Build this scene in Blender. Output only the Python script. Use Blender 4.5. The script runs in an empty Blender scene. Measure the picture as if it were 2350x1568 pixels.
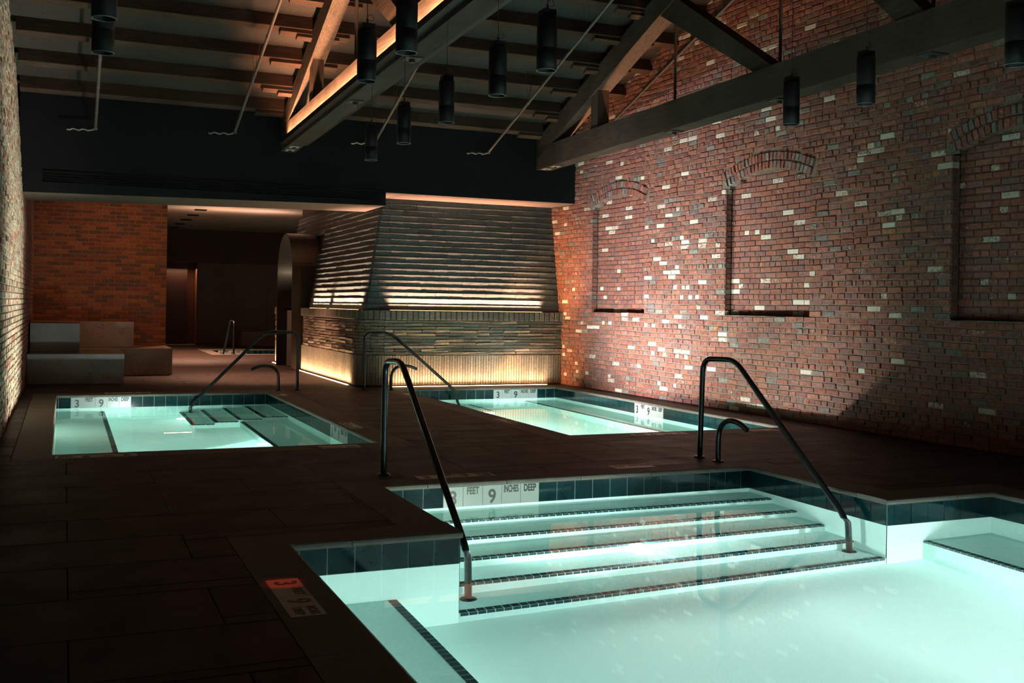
import bpy, math, random
from mathutils import Vector, Matrix
random.seed(7)
C = bpy.context.scene.collection
S = bpy.context.scene
PI = math.pi

# ------------------------------------------------------------------ camera
F, PX, PY, H = 2394.0, 1175.0, 704.5, 1.35
YAW, ROLL = math.radians(-23.2), math.radians(0.91)
def _rot():
    cy, sy = math.cos(YAW), math.sin(YAW)
    M = Matrix(((1,0,0),(0,0,-1),(0,1,0)))
    Ry = Matrix(((cy,0,sy),(0,1,0),(-sy,0,cy)))
    cr, sr = math.cos(ROLL), math.sin(ROLL)
    Rz = Matrix(((cr,-sr,0),(sr,cr,0),(0,0,1)))
    return Rz @ Ry @ M
RC = _rot()
cam = bpy.data.cameras.new('camera'); camo = bpy.data.objects.new('camera', cam); C.objects.link(camo)
R3 = Matrix((RC[0], -RC[1], -RC[2])).transposed()
camo.matrix_world = Matrix.Translation((0,0,H)) @ R3.to_4x4()
cam.sensor_fit = 'HORIZONTAL'; cam.sensor_width = 36.0
cam.lens = F/2350.0*36.0
cam.shift_y = -(784.0-PY)/2350.0
cam.clip_start = 0.05; cam.clip_end = 200
S.camera = camo
def project(p):
    c = RC @ (Vector(p) - Vector((0,0,H)))
    if c.z < 0.2: return None
    return PX + F*c.x/c.z, PY + F*c.y/c.z, c.z
def in_frame(p, m=60):
    q = project(p)
    return q is not None and -m < q[0] < 2350+m and -m < q[1] < 1568+m

# ------------------------------------------------------------------ world, exposure
S.view_settings.view_transform = 'Standard'; S.view_settings.look = 'None'
S.view_settings.gamma = 1.0; S.view_settings.exposure = 0.0
try: S.view_settings.use_curve_mapping = False
except Exception: pass
W = bpy.data.worlds.new('world'); S.world = W; W.use_nodes = True
W.node_tree.nodes['Background'].inputs[0].default_value = (0.5,0.6,0.7,1)
W.node_tree.nodes['Background'].inputs[1].default_value = 0.0
S.cycles.max_bounces = 8; S.cycles.diffuse_bounces = 4; S.cycles.transmission_bounces = 6
S.cycles.glossy_bounces = 4
S.cycles.sample_clamp_indirect = 4.0; S.cycles.sample_clamp_direct = 0.0
S.cycles.blur_glossy = 1.0
S.cycles.use_denoising = True
S.cycles.use_adaptive_sampling = True; S.cycles.adaptive_threshold = 0.015

# levels
WZ = -0.185          # water level
CT = -0.035          # underside of the coping nose
WARM = (1.0, 0.50, 0.22)
COOL = (0.62, 1.0, 0.86)

water_set = bpy.data.collections.new('water_surfaces')   # the added spots shine up through these
def lamp(name, kind, loc, energy, col, size=0.05, aim=None, spot=None, blend=0.3, through=False, sx=None, sy=None, spread=None):
    L = bpy.data.lights.new(name, kind); L.energy = energy; L.color = col
    if kind == 'AREA':
        L.shape = 'RECTANGLE'; L.size = sx; L.size_y = sy
    else: L.shadow_soft_size = size
    if kind == 'SPOT':
        L.spot_size = math.radians(spot or 150); L.spot_blend = blend
    o = bpy.data.objects.new(name, L); C.objects.link(o); o.location = loc
    if spread: L.spread = math.radians(spread)
    if aim: o.rotation_euler = Vector(aim).to_track_quat('-Z', 'Y').to_euler()
    if through: o.light_linking.blocker_collection = water_set
    return o

# underwater lamps (each sits in front of a round fixture on a riser)
FIX = []   # (pool index, location, normal)
def pool_lamp(pool, loc, n, energy, col=COOL, size=0.05):
    FIX.append((pool, loc, n))
    p = Vector(loc) + Vector(n)*0.06
    lamp('underwater_lamp', 'POINT', p, energy, col, size)
pool_lamp(2, (3.82, 6.51, -0.88), (0,-1,0), 120, (0.84,1.0,0.97))
pool_lamp(2, (5.82, 4.55, -1.00), (-1,0,0), 240, (0.92,0.99,1.0))
pool_lamp(2, (3.6, 0.80, -0.85), (0,1,0), 360, (0.91,1.0,1.0))  # unseen lamp and fixture added to brighten the pool floor
pool_lamp(0, (2.20, 12.35, -0.98), (-1,0,0), 165, (0.70,1.0,0.90))
pool_lamp(0, (1.57, 15.25, -1.08), (-1,0,0), 85, (0.68,1.0,0.90))
pool_lamp(1, (4.93, 10.85, -0.62), (1,0,0), 250, (0.76,1.0,0.90))
pool_lamp(1, (4.93, 13.2, -0.62), (1,0,0), 210, (0.74,1.0,0.88))
pool_lamp(3, (4.6, 27.9, -0.8), (0,1,0), 10, (0.6,1.0,0.9))

# ------------------------------------------------------------------ helpers
def tag(o, label=None, cat=None, group=None, kind=None):
    if label: o['label'] = label
    if cat: o['category'] = cat
    if group: o['group'] = group
    if kind: o['kind'] = kind
    return o
def empty(name, loc, label, cat, group=None):
    o = bpy.data.objects.new(name, None); C.objects.link(o); o.location = loc
    o.empty_display_size = 0.2
    return tag(o, label, cat, group)
def link(name, me, parent=None, mat=None, loc=None, mw=None):
    o = bpy.data.objects.new(name, me); C.objects.link(o)
    if mat and not me.materials: me.materials.append(mat)
    if parent is not None:
        o.parent = parent
        o.matrix_parent_inverse = Matrix.Translation(parent.location).inverted()
    if mw is not None: o.matrix_basis = mw
    elif loc is not None: o.location = loc
    return o

class MB:
    """collects geometry in world coordinates; build() links it as one mesh object"""
    def __init__(s): s.v = []; s.f = []; s.c = None; s.sm = []
    def add(s, vs, fs, smooth=False, col=None):
        b = len(s.v); s.v += [tuple(p) for p in vs]
        s.f += [tuple(b+i for i in q) for q in fs]; s.sm += [smooth]*len(fs)
        if col is not None:
            if s.c is None: s.c = []
            s.c += [col]*len(vs)
    def box(s, x0, y0, z0, x1, y1, z1, ch=0.0, M=None, col=None):
        if ch <= 0:
            vs = [(x0,y0,z0),(x1,y0,z0),(x1,y1,z0),(x0,y1,z0),(x0,y0,z1),(x1,y0,z1),(x1,y1,z1),(x0,y1,z1)]
            fs = [(0,3,2,1),(4,5,6,7),(0,1,5,4),(1,2,6,5),(2,3,7,6),(3,0,4,7)]
        else:
            c = ch
            vs = [(x0+c,y0+c,z0),(x1-c,y0+c,z0),(x1-c,y1-c,z0),(x0+c,y1-c,z0),
                  (x0,y0,z0+c),(x1,y0,z0+c),(x1,y1,z0+c),(x0,y1,z0+c),
                  (x0,y0,z1-c),(x1,y0,z1-c),(x1,y1,z1-c),(x0,y1,z1-c),
                  (x0+c,y0+c,z1),(x1-c,y0+c,z1),(x1-c,y1-c,z1),(x0+c,y1-c,z1)]
            fs = [(0,3,2,1),(12,13,14,15)]
            for a,b in ((0,4),(4,8),(8,12)):
                for i in range(4):
                    j = (i+1)%4; fs.append((a+i,a+j,b+j,b+i))
        if M is not None: vs = [tuple(M @ Vector(p)) for p in vs]
        s.add(vs, fs, col=col); return s
    def quad(s, a, b, c, d, col=None): s.add((a,b,c,d), ((0,1,2,3),), col=col); return s
    def tube(s, pts, r, n=14, caps=True, smooth=True):
        pts = [Vector(p) for p in pts]; N = len(pts); rings = []
        up = None
        for i, p in enumerate(pts):
            t = (pts[min(i+1,N-1)] - pts[max(i-1,0)]).normalized()
            if up is None:
                up = Vector((0,0,1)) if abs(t.z) < 0.9 else Vector((1,0,0))
            a = t.cross(up)
            if a.length < 1e-4: a = t.cross(Vector((1,0,0)))
            a.normalize(); b = a.cross(t).normalized(); up = b
            rings.append([p + a*(r*math.cos(2*PI*k/n)) + b*(r*math.sin(2*PI*k/n)) for k in range(n)])
        vs = [v for rg in rings for v in rg]; fs = []
        for i in range(N-1):
            for k in range(n):
                j = (k+1)%n; fs.append((i*n+k, i*n+j, (i+1)*n+j, (i+1)*n+k))
        s.add(vs, fs, smooth)
        if caps:
            s.add(rings[0], (tuple(range(n)),)); s.add(rings[-1], (tuple(reversed(range(n))),))
        return s
    def lathe(s, c, prof, n=24, axis=(0,0,1), smooth=True):
        q = Vector((0,0,1)).rotation_difference(Vector(axis)); c = Vector(c)
        vs = []; fs = []
        for (r, z) in prof:
            for k in range(n):
                vs.append(c + q @ Vector((r*math.cos(2*PI*k/n), r*math.sin(2*PI*k/n), z)))
        for i in range(len(prof)-1):
            for k in range(n):
                j = (k+1)%n; fs.append((i*n+k, i*n+j, (i+1)*n+j, (i+1)*n+k))
        s.add(vs, fs, smooth)
        return s
    def mesh(s, name):
        me = bpy.data.meshes.new(name); me.from_pydata(s.v, [], s.f)
        if any(s.sm): me.polygons.foreach_set('use_smooth', s.sm)
        if s.c:
            at = me.color_attributes.new('col', 'FLOAT_COLOR', 'POINT')
            at.data.foreach_set('color', [x for q in s.c for x in q])
        me.update(); return me
    def build(s, name, mat, parent=None):
        return link(name, s.mesh(name), parent, mat)

# smooth a polyline's corners with arcs
def fillet(pts, r, n=6):
    pts = [Vector(p) for p in pts]; out = [pts[0]]
    for i in range(1, len(pts)-1):
        a, b, c = pts[i-1], pts[i], pts[i+1]
        d1 = (a-b).normalized(); d2 = (c-b).normalized()
        rr = min(r, (a-b).length*0.45, (c-b).length*0.45)
        for k in range(n+1):
            t = k/n
            out.append((b+d1*rr)*(1-t)**2 + b*2*t*(1-t) + (b+d2*rr)*t*t)
    out.append(pts[-1]); return out

# ------------------------------------------------------------------ materials
def mat(name, col, rough=0.7, metal=0.0, spec=0.5):
    m = bpy.data.materials.new(name); m.use_nodes = True
    b = m.node_tree.nodes['Principled BSDF']
    b.inputs['Base Color'].default_value = (*col, 1); b.inputs['Roughness'].default_value = rough
    b.inputs['Metallic'].default_value = metal; b.inputs['Specular IOR Level'].default_value = spec
    return m
def N(m, t, **kw):
    n = m.node_tree.nodes.new(t)
    for k, v in kw.items(): setattr(n, k, v)
    return n
def L(m, a, b): m.node_tree.links.new(a, b)
def P(m): return m.node_tree.nodes['Principled BSDF']
def noise(m, scale, detail=4, vec=None, stretch=None, rough=0.55):
    geo = N(m, 'ShaderNodeNewGeometry'); src = geo.outputs['Position']
    if stretch:
        mp = N(m, 'ShaderNodeMapping'); mp.inputs['Scale'].default_value = stretch
        L(m, src, mp.inputs['Vector']); src = mp.outputs[0]
    n = N(m, 'ShaderNodeTexNoise'); n.inputs['Scale'].default_value = scale
    n.inputs['Detail'].default_value = detail; n.inputs['Roughness'].default_value = rough
    L(m, src, n.inputs['Vector']); return n
def ramp(m, src, stops):
    r = N(m, 'ShaderNodeValToRGB'); e = r.color_ramp.elements
    while len(e) < len(stops): e.new(0.5)
    for i, (p, c) in enumerate(stops): e[i].position = p; e[i].color = (*c, 1)
    L(m, src, r.inputs[0]); return r
def bump(m, src, strength=0.3, dist=0.01):
    b = N(m, 'ShaderNodeBump'); b.inputs['Strength'].default_value = strength
    b.inputs['Distance'].default_value = dist
    L(m, src, b.inputs['Height']); L(m, b.outputs[0], P(m).inputs['Normal']); return b
def mixc(m, fac, a, b, blend='MIX'):
    x = N(m, 'ShaderNodeMix', data_type='RGBA', blend_type=blend)
    if isinstance(fac, float): x.inputs[0].default_value = fac
    else: L(m, fac, x.inputs[0])
    for s_, v in ((x.inputs[6], a), (x.inputs[7], b)):
        if isinstance(v, tuple): s_.default_value = (*v, 1)
        else: L(m, v, s_)
    return x.outputs[2]
def maprange(m, src, a, b, c=0.0, d=1.0):
    r = N(m, 'ShaderNodeMapRange'); r.inputs[1].default_value = a; r.inputs[2].default_value = b
    r.inputs[3].default_value = c; r.inputs[4].default_value = d
    L(m, src, r.inputs[0]); return r.outputs[0]

def brick_mat(name, rough=0.85, bmp=0.5):
    m = mat(name, (0.3,0.1,0.07), rough, spec=0.1)
    at = N(m, 'ShaderNodeAttribute', attribute_name='col')
    n1 = noise(m, 22, 5); n2 = noise(m, 38, 6, rough=0.75)
    v = mixc(m, 1.0, at.outputs['Color'], ramp(m, n1.outputs[0], [(0.3,(0.62,0.62,0.62)),(0.7,(1.3,1.27,1.25))]).outputs[0], 'MULTIPLY')
    # flaking whitewash: alpha of the attribute is how much of it is left on this brick
    s = N(m, 'ShaderNodeMath', operation='ADD'); L(m, n2.outputs[0], s.inputs[0]); L(m, at.outputs['Alpha'], s.inputs[1])
    fac = maprange(m, s.outputs[0], 1.02, 1.10)
    L(m, mixc(m, fac, v, (0.50,0.48,0.40)), P(m).inputs['Base Color'])
    bump(m, n2.outputs[0], bmp, 0.012)
    return m
M = {}
M['brick'] = brick_mat('old_brick')
M['brick_new'] = brick_mat('smooth_brick', 0.8, 0.2)
M['mortar'] = mat('mortar', (0.20,0.17,0.13), 0.95, spec=0.2)
nn = noise(M['mortar'], 40, 6)
L(M['mortar'], ramp(M['mortar'], nn.outputs[0], [(0.3,(0.085,0.070,0.050)),(0.7,(0.18,0.15,0.112))]).outputs[0], P(M['mortar']).inputs['Base Color'])
bump(M['mortar'], nn.outputs[0], 0.6, 0.01)
M['mortar_pale'] = mat('pale_mortar', (0.13,0.10,0.075), 0.95)
M['navy'] = mat('navy_paint', (0.0065,0.0068,0.0076), 0.7, spec=0.04)
M['black'] = mat('black_void', (0.003,0.003,0.004), 0.8, spec=0.1)
M['plaster'] = mat('warm_plaster', (0.252,0.198,0.162), 0.85, spec=0.2)
nn = noise(M['plaster'], 1.3, 4)
L(M['plaster'], ramp(M['plaster'], nn.outputs[0], [(0.35,(0.216,0.174,0.144)),(0.7,(0.282,0.222,0.18))]).outputs[0], P(M['plaster']).inputs['Base Color'])
def wood_mat(name, a, b, stretch):
    m = mat(name, a, 0.8, spec=0.06)
    n = noise(m, 6, 6, stretch=stretch, rough=0.6); n2 = noise(m, 2.0, 3)
    v = mixc(m, 1.0, ramp(m, n.outputs[0], [(0.32,a),(0.68,b)]).outputs[0],
             ramp(m, n2.outputs[0], [(0.3,(0.7,0.7,0.7)),(0.7,(1.15,1.15,1.15))]).outputs[0], 'MULTIPLY')
    L(m, v, P(m).inputs['Base Color']); bump(m, n.outputs[0], 0.35, 0.006)
    return m
M['wood_y'] = wood_mat('old_timber_along_truss', (0.03025,0.022,0.0165), (0.0605,0.04565,0.0341), (9,0.5,9))
M['wood_x'] = wood_mat('old_timber_purlin', (0.03,0.017,0.012), (0.065,0.04,0.0285), (0.5,9,9))
M['wood_z'] = wood_mat('old_timber_post', (0.03375,0.0234,0.01665), (0.0675,0.0495,0.036), (9,9,0.5))
M['deckroof'] = mat('sprayed_ceiling', (0.2,0.17,0.15), 0.95, spec=0.02)
nn = noise(M['deckroof'], 90, 5, rough=0.8)
L(M['deckroof'], ramp(M['deckroof'], nn.outputs[0], [(0.35,(0.0189,0.0168,0.01512)),(0.65,(0.0588,0.0525,0.0462))]).outputs[0], P(M['deckroof']).inputs['Base Color'])
bump(M['deckroof'], nn.outputs[0], 0.5, 0.01)
M['metal_black'] = mat('black_lamp_metal', (0.006,0.006,0.006), 0.5, spec=0.12)
M['rim'] = mat('lamp_rim_grey', (0.12,0.125,0.125), 0.4, metal=0.6)
M['rail'] = mat('dark_bronze_rail', (0.018,0.022,0.022), 0.22, metal=0.5, spec=0.6)
M['pipe'] = mat('galvanised_pipe', (0.075,0.062,0.055), 0.55, metal=0.3)
M['flex'] = mat('braided_steel_hose', (0.16,0.15,0.145), 0.45, metal=0.8)
M['iron'] = mat('iron', (0.05,0.04,0.035), 0.6, metal=0.5)
M['plate'] = mat('painted_plate', (0.30,0.26,0.22), 0.6)
def stone_mat(name, a, b, rough=0.55, sc=3.0):
    m = mat(name, a, rough, spec=0.18); n = noise(m, sc, 6); n2 = noise(m, 70, 3)
    v = mixc(m, 0.25, ramp(m, n.outputs[0], [(0.3,a),(0.7,b)]).outputs[0], ramp(m, n2.outputs[0], [(0.3,a),(0.7,b)]).outputs[0])
    L(m, v, P(m).inputs['Base Color'])
    L(m, maprange(m, n.outputs[0], 0.3, 0.7, rough-0.06, rough+0.1), P(m).inputs['Roughness'])
    bump(m, n2.outputs[0], 0.08, 0.003); return m
M['paver'] = stone_mat('deck_stone', (0.0216,0.0135,0.01035), (0.0315,0.02025,0.01575), 0.55)
M['coping'] = stone_mat('coping_stone', (0.082,0.072,0.060), (0.14,0.128,0.108), 0.6, 6.0)
M['joint'] = mat('deck_joint', (0.02,0.016,0.014), 0.9)
M['tile'] = mat('dark_glazed_tile', (0.004,0.028,0.034), 0.08, spec=0.4)
nn = noise(M['tile'], 5, 3)
L(M['tile'], ramp(M['tile'], nn.outputs[0], [(0.3,(0.001,0.006,0.009)),(0.7,(0.003,0.0225,0.025))]).outputs[0], P(M['tile']).inputs['Base Color'])
M['nosing'] = mat('dark_nosing_tile', (0.004,0.022,0.028), 0.25)
M['grout'] = mat('pale_grout', (0.42,0.46,0.42), 0.85)
M['basin'] = mat('pool_plaster', (0.66,0.80,0.76), 0.8, spec=0.2)
nn = noise(M['basin'], 45, 6, rough=0.8); n2 = noise(M['basin'], 0.8, 3)
L(M['basin'], mixc(M['basin'], 1.0, ramp(M['basin'], nn.outputs[0], [(0.3,(0.50,0.68,0.63)),(0.7,(0.62,0.81,0.76))]).outputs[0],
   ramp(M['basin'], n2.outputs[0], [(0.3,(0.92,0.95,0.97)),(0.7,(1.0,1.0,1.0))]).outputs[0], 'MULTIPLY'), P(M['basin']).inputs['Base Color'])
M['basin_wall'] = mat('pool_wall_plaster', (0.69,0.87,0.82), 0.8, spec=0.2)
M['marker'] = mat('white_marker_tile', (0.30,0.32,0.31), 0.25)
M['deck_marker'] = mat('deck_marker_tile', (0.52,0.46,0.40), 0.45)
M['ink'] = mat('black_lettering', (0.008,0.009,0.01), 0.4)
M['ink_deck'] = mat('worn_lettering', (0.05,0.04,0.035), 0.5)
def emit(name, col, s):
    m = mat(name, (0,0,0)); b = P(m)
    b.inputs['Emission Color'].default_value = (*col,1); b.inputs['Emission Strength'].default_value = s; return m
M['led_floor'] = emit('led_strip_floor', (1.0,0.55,0.27), 26)
M['led_shelf'] = emit('led_strip_shelf', (1.0,0.52,0.24), 6)
M['led_truss'] = emit('led_strip_truss', (1.0,0.40,0.15), 5)
M['led_truss_low'] = emit('led_strip_truss_low', (1.0,0.40,0.15), 12)
M['fixture'] = emit('underwater_fixture', (0.8,1.0,0.95), 12)
# water: a clear refracting surface, the faint green of the pool water as its tint
m = bpy.data.materials.new('water'); m.use_nodes = True; nt = m.node_tree; nt.nodes.clear()
g = nt.nodes.new('ShaderNodeBsdfGlass'); g.inputs['IOR'].default_value = 1.333; g.inputs['Roughness'].default_value = 0.0
g.inputs['Color'].default_value = (0.92,1.0,0.98,1)
o_ = nt.nodes.new('ShaderNodeOutputMaterial'); nt.links.new(g.outputs[0], o_.inputs[0]); M['water'] = m
def marble(name, a, b):
    m = mat(name, a, 0.16, spec=0.5); n = noise(m, 2.2, 6)
    w = N(m, 'ShaderNodeTexVoronoi', feature='DISTANCE_TO_EDGE'); w.inputs['Scale'].default_value = 2.3
    geo = N(m, 'ShaderNodeNewGeometry'); ad = N(m, 'ShaderNodeVectorMath', operation='ADD')
    sc = N(m, 'ShaderNodeVectorMath', operation='SCALE'); sc.inputs['Scale'].default_value = 0.9
    L(m, n.outputs['Color'], sc.inputs[0]); L(m, geo.outputs['Position'], ad.inputs[0]); L(m, sc.outputs[0], ad.inputs[1])
    L(m, ad.outputs[0], w.inputs['Vector'])
    base = ramp(m, n.outputs[0], [(0.3,a),(0.7,b)]).outputs[0]
    n3 = noise(m, 1.4, 2)
    f1 = maprange(m, w.outputs['Distance'], 0.0, 0.018, 0.8, 0.0)
    f2 = maprange(m, n3.outputs[0], 0.48, 0.6)
    mu = N(m, 'ShaderNodeMath', operation='MULTIPLY'); L(m, f1, mu.inputs[0]); L(m, f2, mu.inputs[1])
    L(m, mixc(m, mu.outputs[0], base, (0.06,0.05,0.045)), P(m).inputs['Base Color']); return m
M['marble'] = marble('grey_marble', (0.17,0.16,0.155), (0.25,0.235,0.225))
M['marble_rose'] = marble('rose_marble', (0.15,0.115,0.10), (0.20,0.16,0.145))
def clad(name, bmp=0.4):
    m = mat(name, (0.1,0.1,0.09), 0.55, spec=0.2)
    at = N(m, 'ShaderNodeAttribute', attribute_name='col'); n1 = noise(m, 18, 5, stretch=(1,1,3)); n2 = noise(m, 75, 5, stretch=(0.5,0.5,1.6))
    L(m, mixc(m, 1.0, at.outputs['Color'], ramp(m, n1.outputs[0], [(0.3,(0.65,0.65,0.65)),(0.7,(1.3,1.3,1.3))]).outputs[0], 'MULTIPLY'), P(m).inputs['Base Color'])
    bump(m, n2.outputs[0], bmp, 0.012); return m
M['clad'] = clad('glazed_dark_brick', 0.5)
M['cladcore'] = mat('brick_core', (0.035,0.03,0.026), 0.9)
M['bronze'] = mat('bronze_metal', (0.022,0.015,0.010), 0.38, metal=0.7)
M['panel'] = stone_mat('dark_wall_panel', (0.12,0.100,0.098), (0.16,0.135,0.13), 0.7)
M['panel_dark'] = mat('dark_fascia', (0.075,0.052,0.052), 0.8)
M['reveal'] = mat('red_brown_reveal', (0.16,0.06,0.03), 0.7)

# ------------------------------------------------------------------ brick pieces
PAL = [(0.205,0.085,0.062),(0.180,0.074,0.056),(0.225,0.100,0.073),(0.165,0.076,0.064),(0.190,0.100,0.084),(0.148,0.083,0.073),
       (0.210,0.090,0.066),(0.172,0.082,0.070)]
GREY = [(0.155,0.130,0.115),(0.135,0.122,0.117),(0.170,0.172,0.145)]
def unit_brick(ch, jit, rnd):
    """12 points: back ring, shoulder ring, front ring; x length, y height, z outwards, all -0.5..0.5"""
    J = lambda s=1.0: rnd.uniform(-jit, jit)*s
    q = [(-.5,-.5),(.5,-.5),(.5,.5),(-.5,.5)]
    v = [(x,y,-.5) for x,y in q] + [(x+J(.4),y+J(1.2),.5-ch[2]+J()) for x,y in q] + \
        [((.5-ch[0])*(1 if x>0 else -1)+J(.5),(.5-ch[1])*(1 if y>0 else -1)+J(1.5),.5+J(1.5)) for x,y in q]
    return v
BF = [(0,1,5,4),(1,2,6,5),(2,3,7,6),(3,0,4,7),(4,5,9,8),(5,6,10,9),(6,7,11,10),(7,4,8,11),(8,9,10,11)]
_bcache = {}
def brick_mesh(name, ch, jit, var, col, m):
    k = (name, var, col)
    if k not in _bcache:
        b = MB(); b.add(unit_brick(ch, jit, random.Random(var*31+5)), BF, col=col)
        me = b.mesh(name); me.materials.append(m); _bcache[k] = me
    return _bcache[k]
def lay(items, name, parent, m, ch=(0.03,0.09,0.12), jit=0.02, nvar=5, limit=300, label=None):
    """items: (centre, U, V, W, len, hgt, dep, colour). Nearest in view become objects, the others one joined part."""
    def key(it):
        q = project(it[0])
        if q is None or not (-40 < q[0] < 2390 and -40 < q[1] < 1608): return 1e6 + (it[0]-Vector((0,0,H))).length
        return q[2]
    items = sorted(items, key=key)
    shapes = [unit_brick(ch, jit, random.Random(v*31+5)) for v in range(nvar)]
    for i, (c, U, V, Wd, l, h, d, col) in enumerate(items[:limit]):
        me = brick_mesh(name+m.name, ch, jit, i % nvar, col, m)
        mw = Matrix(((U.x*l,V.x*h,Wd.x*d,c.x),(U.y*l,V.y*h,Wd.y*d,c.y),(U.z*l,V.z*h,Wd.z*d,c.z),(0,0,0,1)))
        o = link(name, me, parent, None, mw=mw)
        if label: o['label'] = label
    rest = items[limit:]
    if rest:
        b = MB()
        for i, (c, U, V, Wd, l, h, d, col) in enumerate(rest):
            b.add([c + U*(p[0]*l) + V*(p[1]*h) + Wd*(p[2]*d) for p in shapes[i % nvar]], BF, col=col)
        o = b.build(name+'work', m, parent); o['kind'] = 'stuff'
X_, Y_, Z_ = Vector((1,0,0)), Vector((0,1,0)), Vector((0,0,1))

def spans(a, b, holes):
    out = [(a, b)]
    for h0, h1 in holes:
        nx = []
        for s0, s1 in out:
            if h1 <= s0 or h0 >= s1: nx.append((s0, s1)); continue
            if h0 > s0: nx.append((s0, h0))
            if h1 < s1: nx.append((h1, s1))
        out = nx
    return [s for s in out if s[1]-s[0] > 0.03]

# ------------------------------------------------------------------ roof line
ROOF0, SL, RIDGE = 4.16, 0.33, 4.85
def z_purlin(y): return ROOF0 + SL*(16.3 - y) if y > RIDGE else ROOF0 + SL*(16.3 - (2*RIDGE - y))
def z_deck(y): return z_purlin(y) + 0.2

# ================================================================== RIGHT WALL
XR = lambda y: 8.08 - 0.036*(y - 16.6)
UR = Vector((-0.036, 1, 0)).normalized()      # along the wall, away from the viewer
WR = Vector((-1, -0.036, 0)).normalized()     # out of the wall, into the room
def rp(y, z, w=0.0): return Vector((XR(y), y, z)) + WR*w
wr = bpy.data.objects.new('wall_right', None)
NICHE = [(13.94,15.56),(10.23,11.91),(6.42,8.10)]
NZ0, NZ1, RISE, ND = 1.305, 3.0, 0.17, 0.105
def arc_half(z, c, base, rise, chord):
    """half width of the opening at height z above the springing"""
    R = (chord*chord/4 + rise*rise)/(2*rise); cz = base + rise - R
    t = R*R - (z-cz)**2
    return math.sqrt(t) if t > 0 else 0
def opening(z, n, extra=0.0):
    a, b = NICHE[n]; c = (a+b)/2; ch = b-a
    if z < NZ0: return None
    if z < NZ1: return (a, b)
    R = (ch*ch/4 + RISE*RISE)/(2*RISE) ; cz = NZ1+RISE-R; R2 = R+extra
    t = R2*R2-(z-cz)**2
    if t <= 0: return None
    h = math.sqrt(t)
    lim = (ch/2)*(R2/R)
    h = min(h, lim)
    # above the skewback the extrados has ended
    if z > cz + R2: return None
    return (c-h, c+h)
CH = 0.0713
mb = MB()   # mortar bed, row by row
items = []; rnd = random.Random(3)
ya, yb = -6.5, 17.3
row = 0; z = 0.0
while z < 7.9:
    zc = z + CH/2
    holes = []; ringholes = []
    for n in range(3):
        o = opening(zc, n)
        if o: holes.append(o)
        o2 = opening(zc, n, 0.235) if zc >= NZ1-0.02 else o
        if o2: ringholes.append(o2)
    top = []
    for s0, s1 in spans(ya, yb, holes):
        mb.quad(rp(s1,z,-0.010), rp(s0,z,-0.010), rp(s0,z+CH,-0.010), rp(s1,z+CH,-0.010))
        for s, sg in ((s0, -1), (s1, 1)):
            if s not in (ya, yb):
                si = s + (.016 if sg < 0 else -.016); q = [rp(si,z,-0.010),rp(si,z,-ND-.02),rp(si,z+CH,-ND-.02),rp(si,z+CH,-0.010)]
                mb.quad(*(q if sg > 0 else q[::-1]))
    header = (row % 6 == 3)
    if row % 24 == 23: header = True
    L0 = 0.108 if header else 0.213
    for s0, s1 in spans(1.0, 17.25, ringholes):
        if z_deck((s0+s1)/2) < 0: continue
        u = s0 - (rnd.uniform(0, L0) if s0 == 1.0 else 0)
        first = True
        while u < s1 - 0.02:
            l = L0 + rnd.uniform(-0.006, 0.006)
            if first and s0 > 1.0 and row % 2: l *= 0.5
            first = False
            if rnd.random() < 0.05: l *= 0.55
            e = min(u + l, s1)
            if s1 - e < 0.045: e = s1
            if e-u > 0.03:
                uc = (u+e)/2
                if zc < z_deck(uc)+0.1:
                    wob = 0.007*math.sin(uc*1.3+row*0.11) + 0.005*math.sin(uc*3.1+row*0.4)
                    r = rnd.random()
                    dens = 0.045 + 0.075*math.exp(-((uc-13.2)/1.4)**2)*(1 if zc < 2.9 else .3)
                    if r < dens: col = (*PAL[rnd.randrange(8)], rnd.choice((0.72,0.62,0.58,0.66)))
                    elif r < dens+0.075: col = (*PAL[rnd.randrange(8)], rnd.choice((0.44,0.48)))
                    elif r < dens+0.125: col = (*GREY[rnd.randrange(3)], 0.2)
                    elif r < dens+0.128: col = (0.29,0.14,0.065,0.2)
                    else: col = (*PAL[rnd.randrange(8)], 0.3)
                    prd = rnd.uniform(-0.004, 0.006)
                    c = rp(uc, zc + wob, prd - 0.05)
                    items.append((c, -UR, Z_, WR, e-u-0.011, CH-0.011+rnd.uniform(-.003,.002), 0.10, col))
            u = e
    for n in range(3):     # brick filling at the back of each niche
        o = opening(zc, n) or opening(z, n)
        if not o: continue
        a, b = NICHE[n]; s0, s1 = (a, b)
        mb.quad(rp(s1,z,-ND-.014), rp(s0,z,-ND-.014), rp(s0,z+CH,-ND-.014), rp(s1,z+CH,-ND-.014))
        u = s0 - (0.1 if row % 2 else 0)
        while u < s1 - 0.01:
            e = u + (0.108 if header else 0.213)
            a_, e_ = max(u, s0), min(e, s1)
            if e_ - a_ > 0.03:
                r = rnd.random()
                col = (*PAL[rnd.randrange(8)], rnd.choice((.72,.6,.64))) if r < 0.08 else (*PAL[rnd.randrange(8)], 0.46) if r < 0.16 else (*PAL[rnd.randrange(8)], 0.25)
                c = rp((a_+e_)/2, zc+0.003*math.sin(a_*5), -ND-0.015+rnd.uniform(-.003,.003))
                items.append((c, -UR, Z_, WR, e_-a_-0.010, CH-0.011, 0.03, col))
            u = e
    z += CH; row += 1
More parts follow.
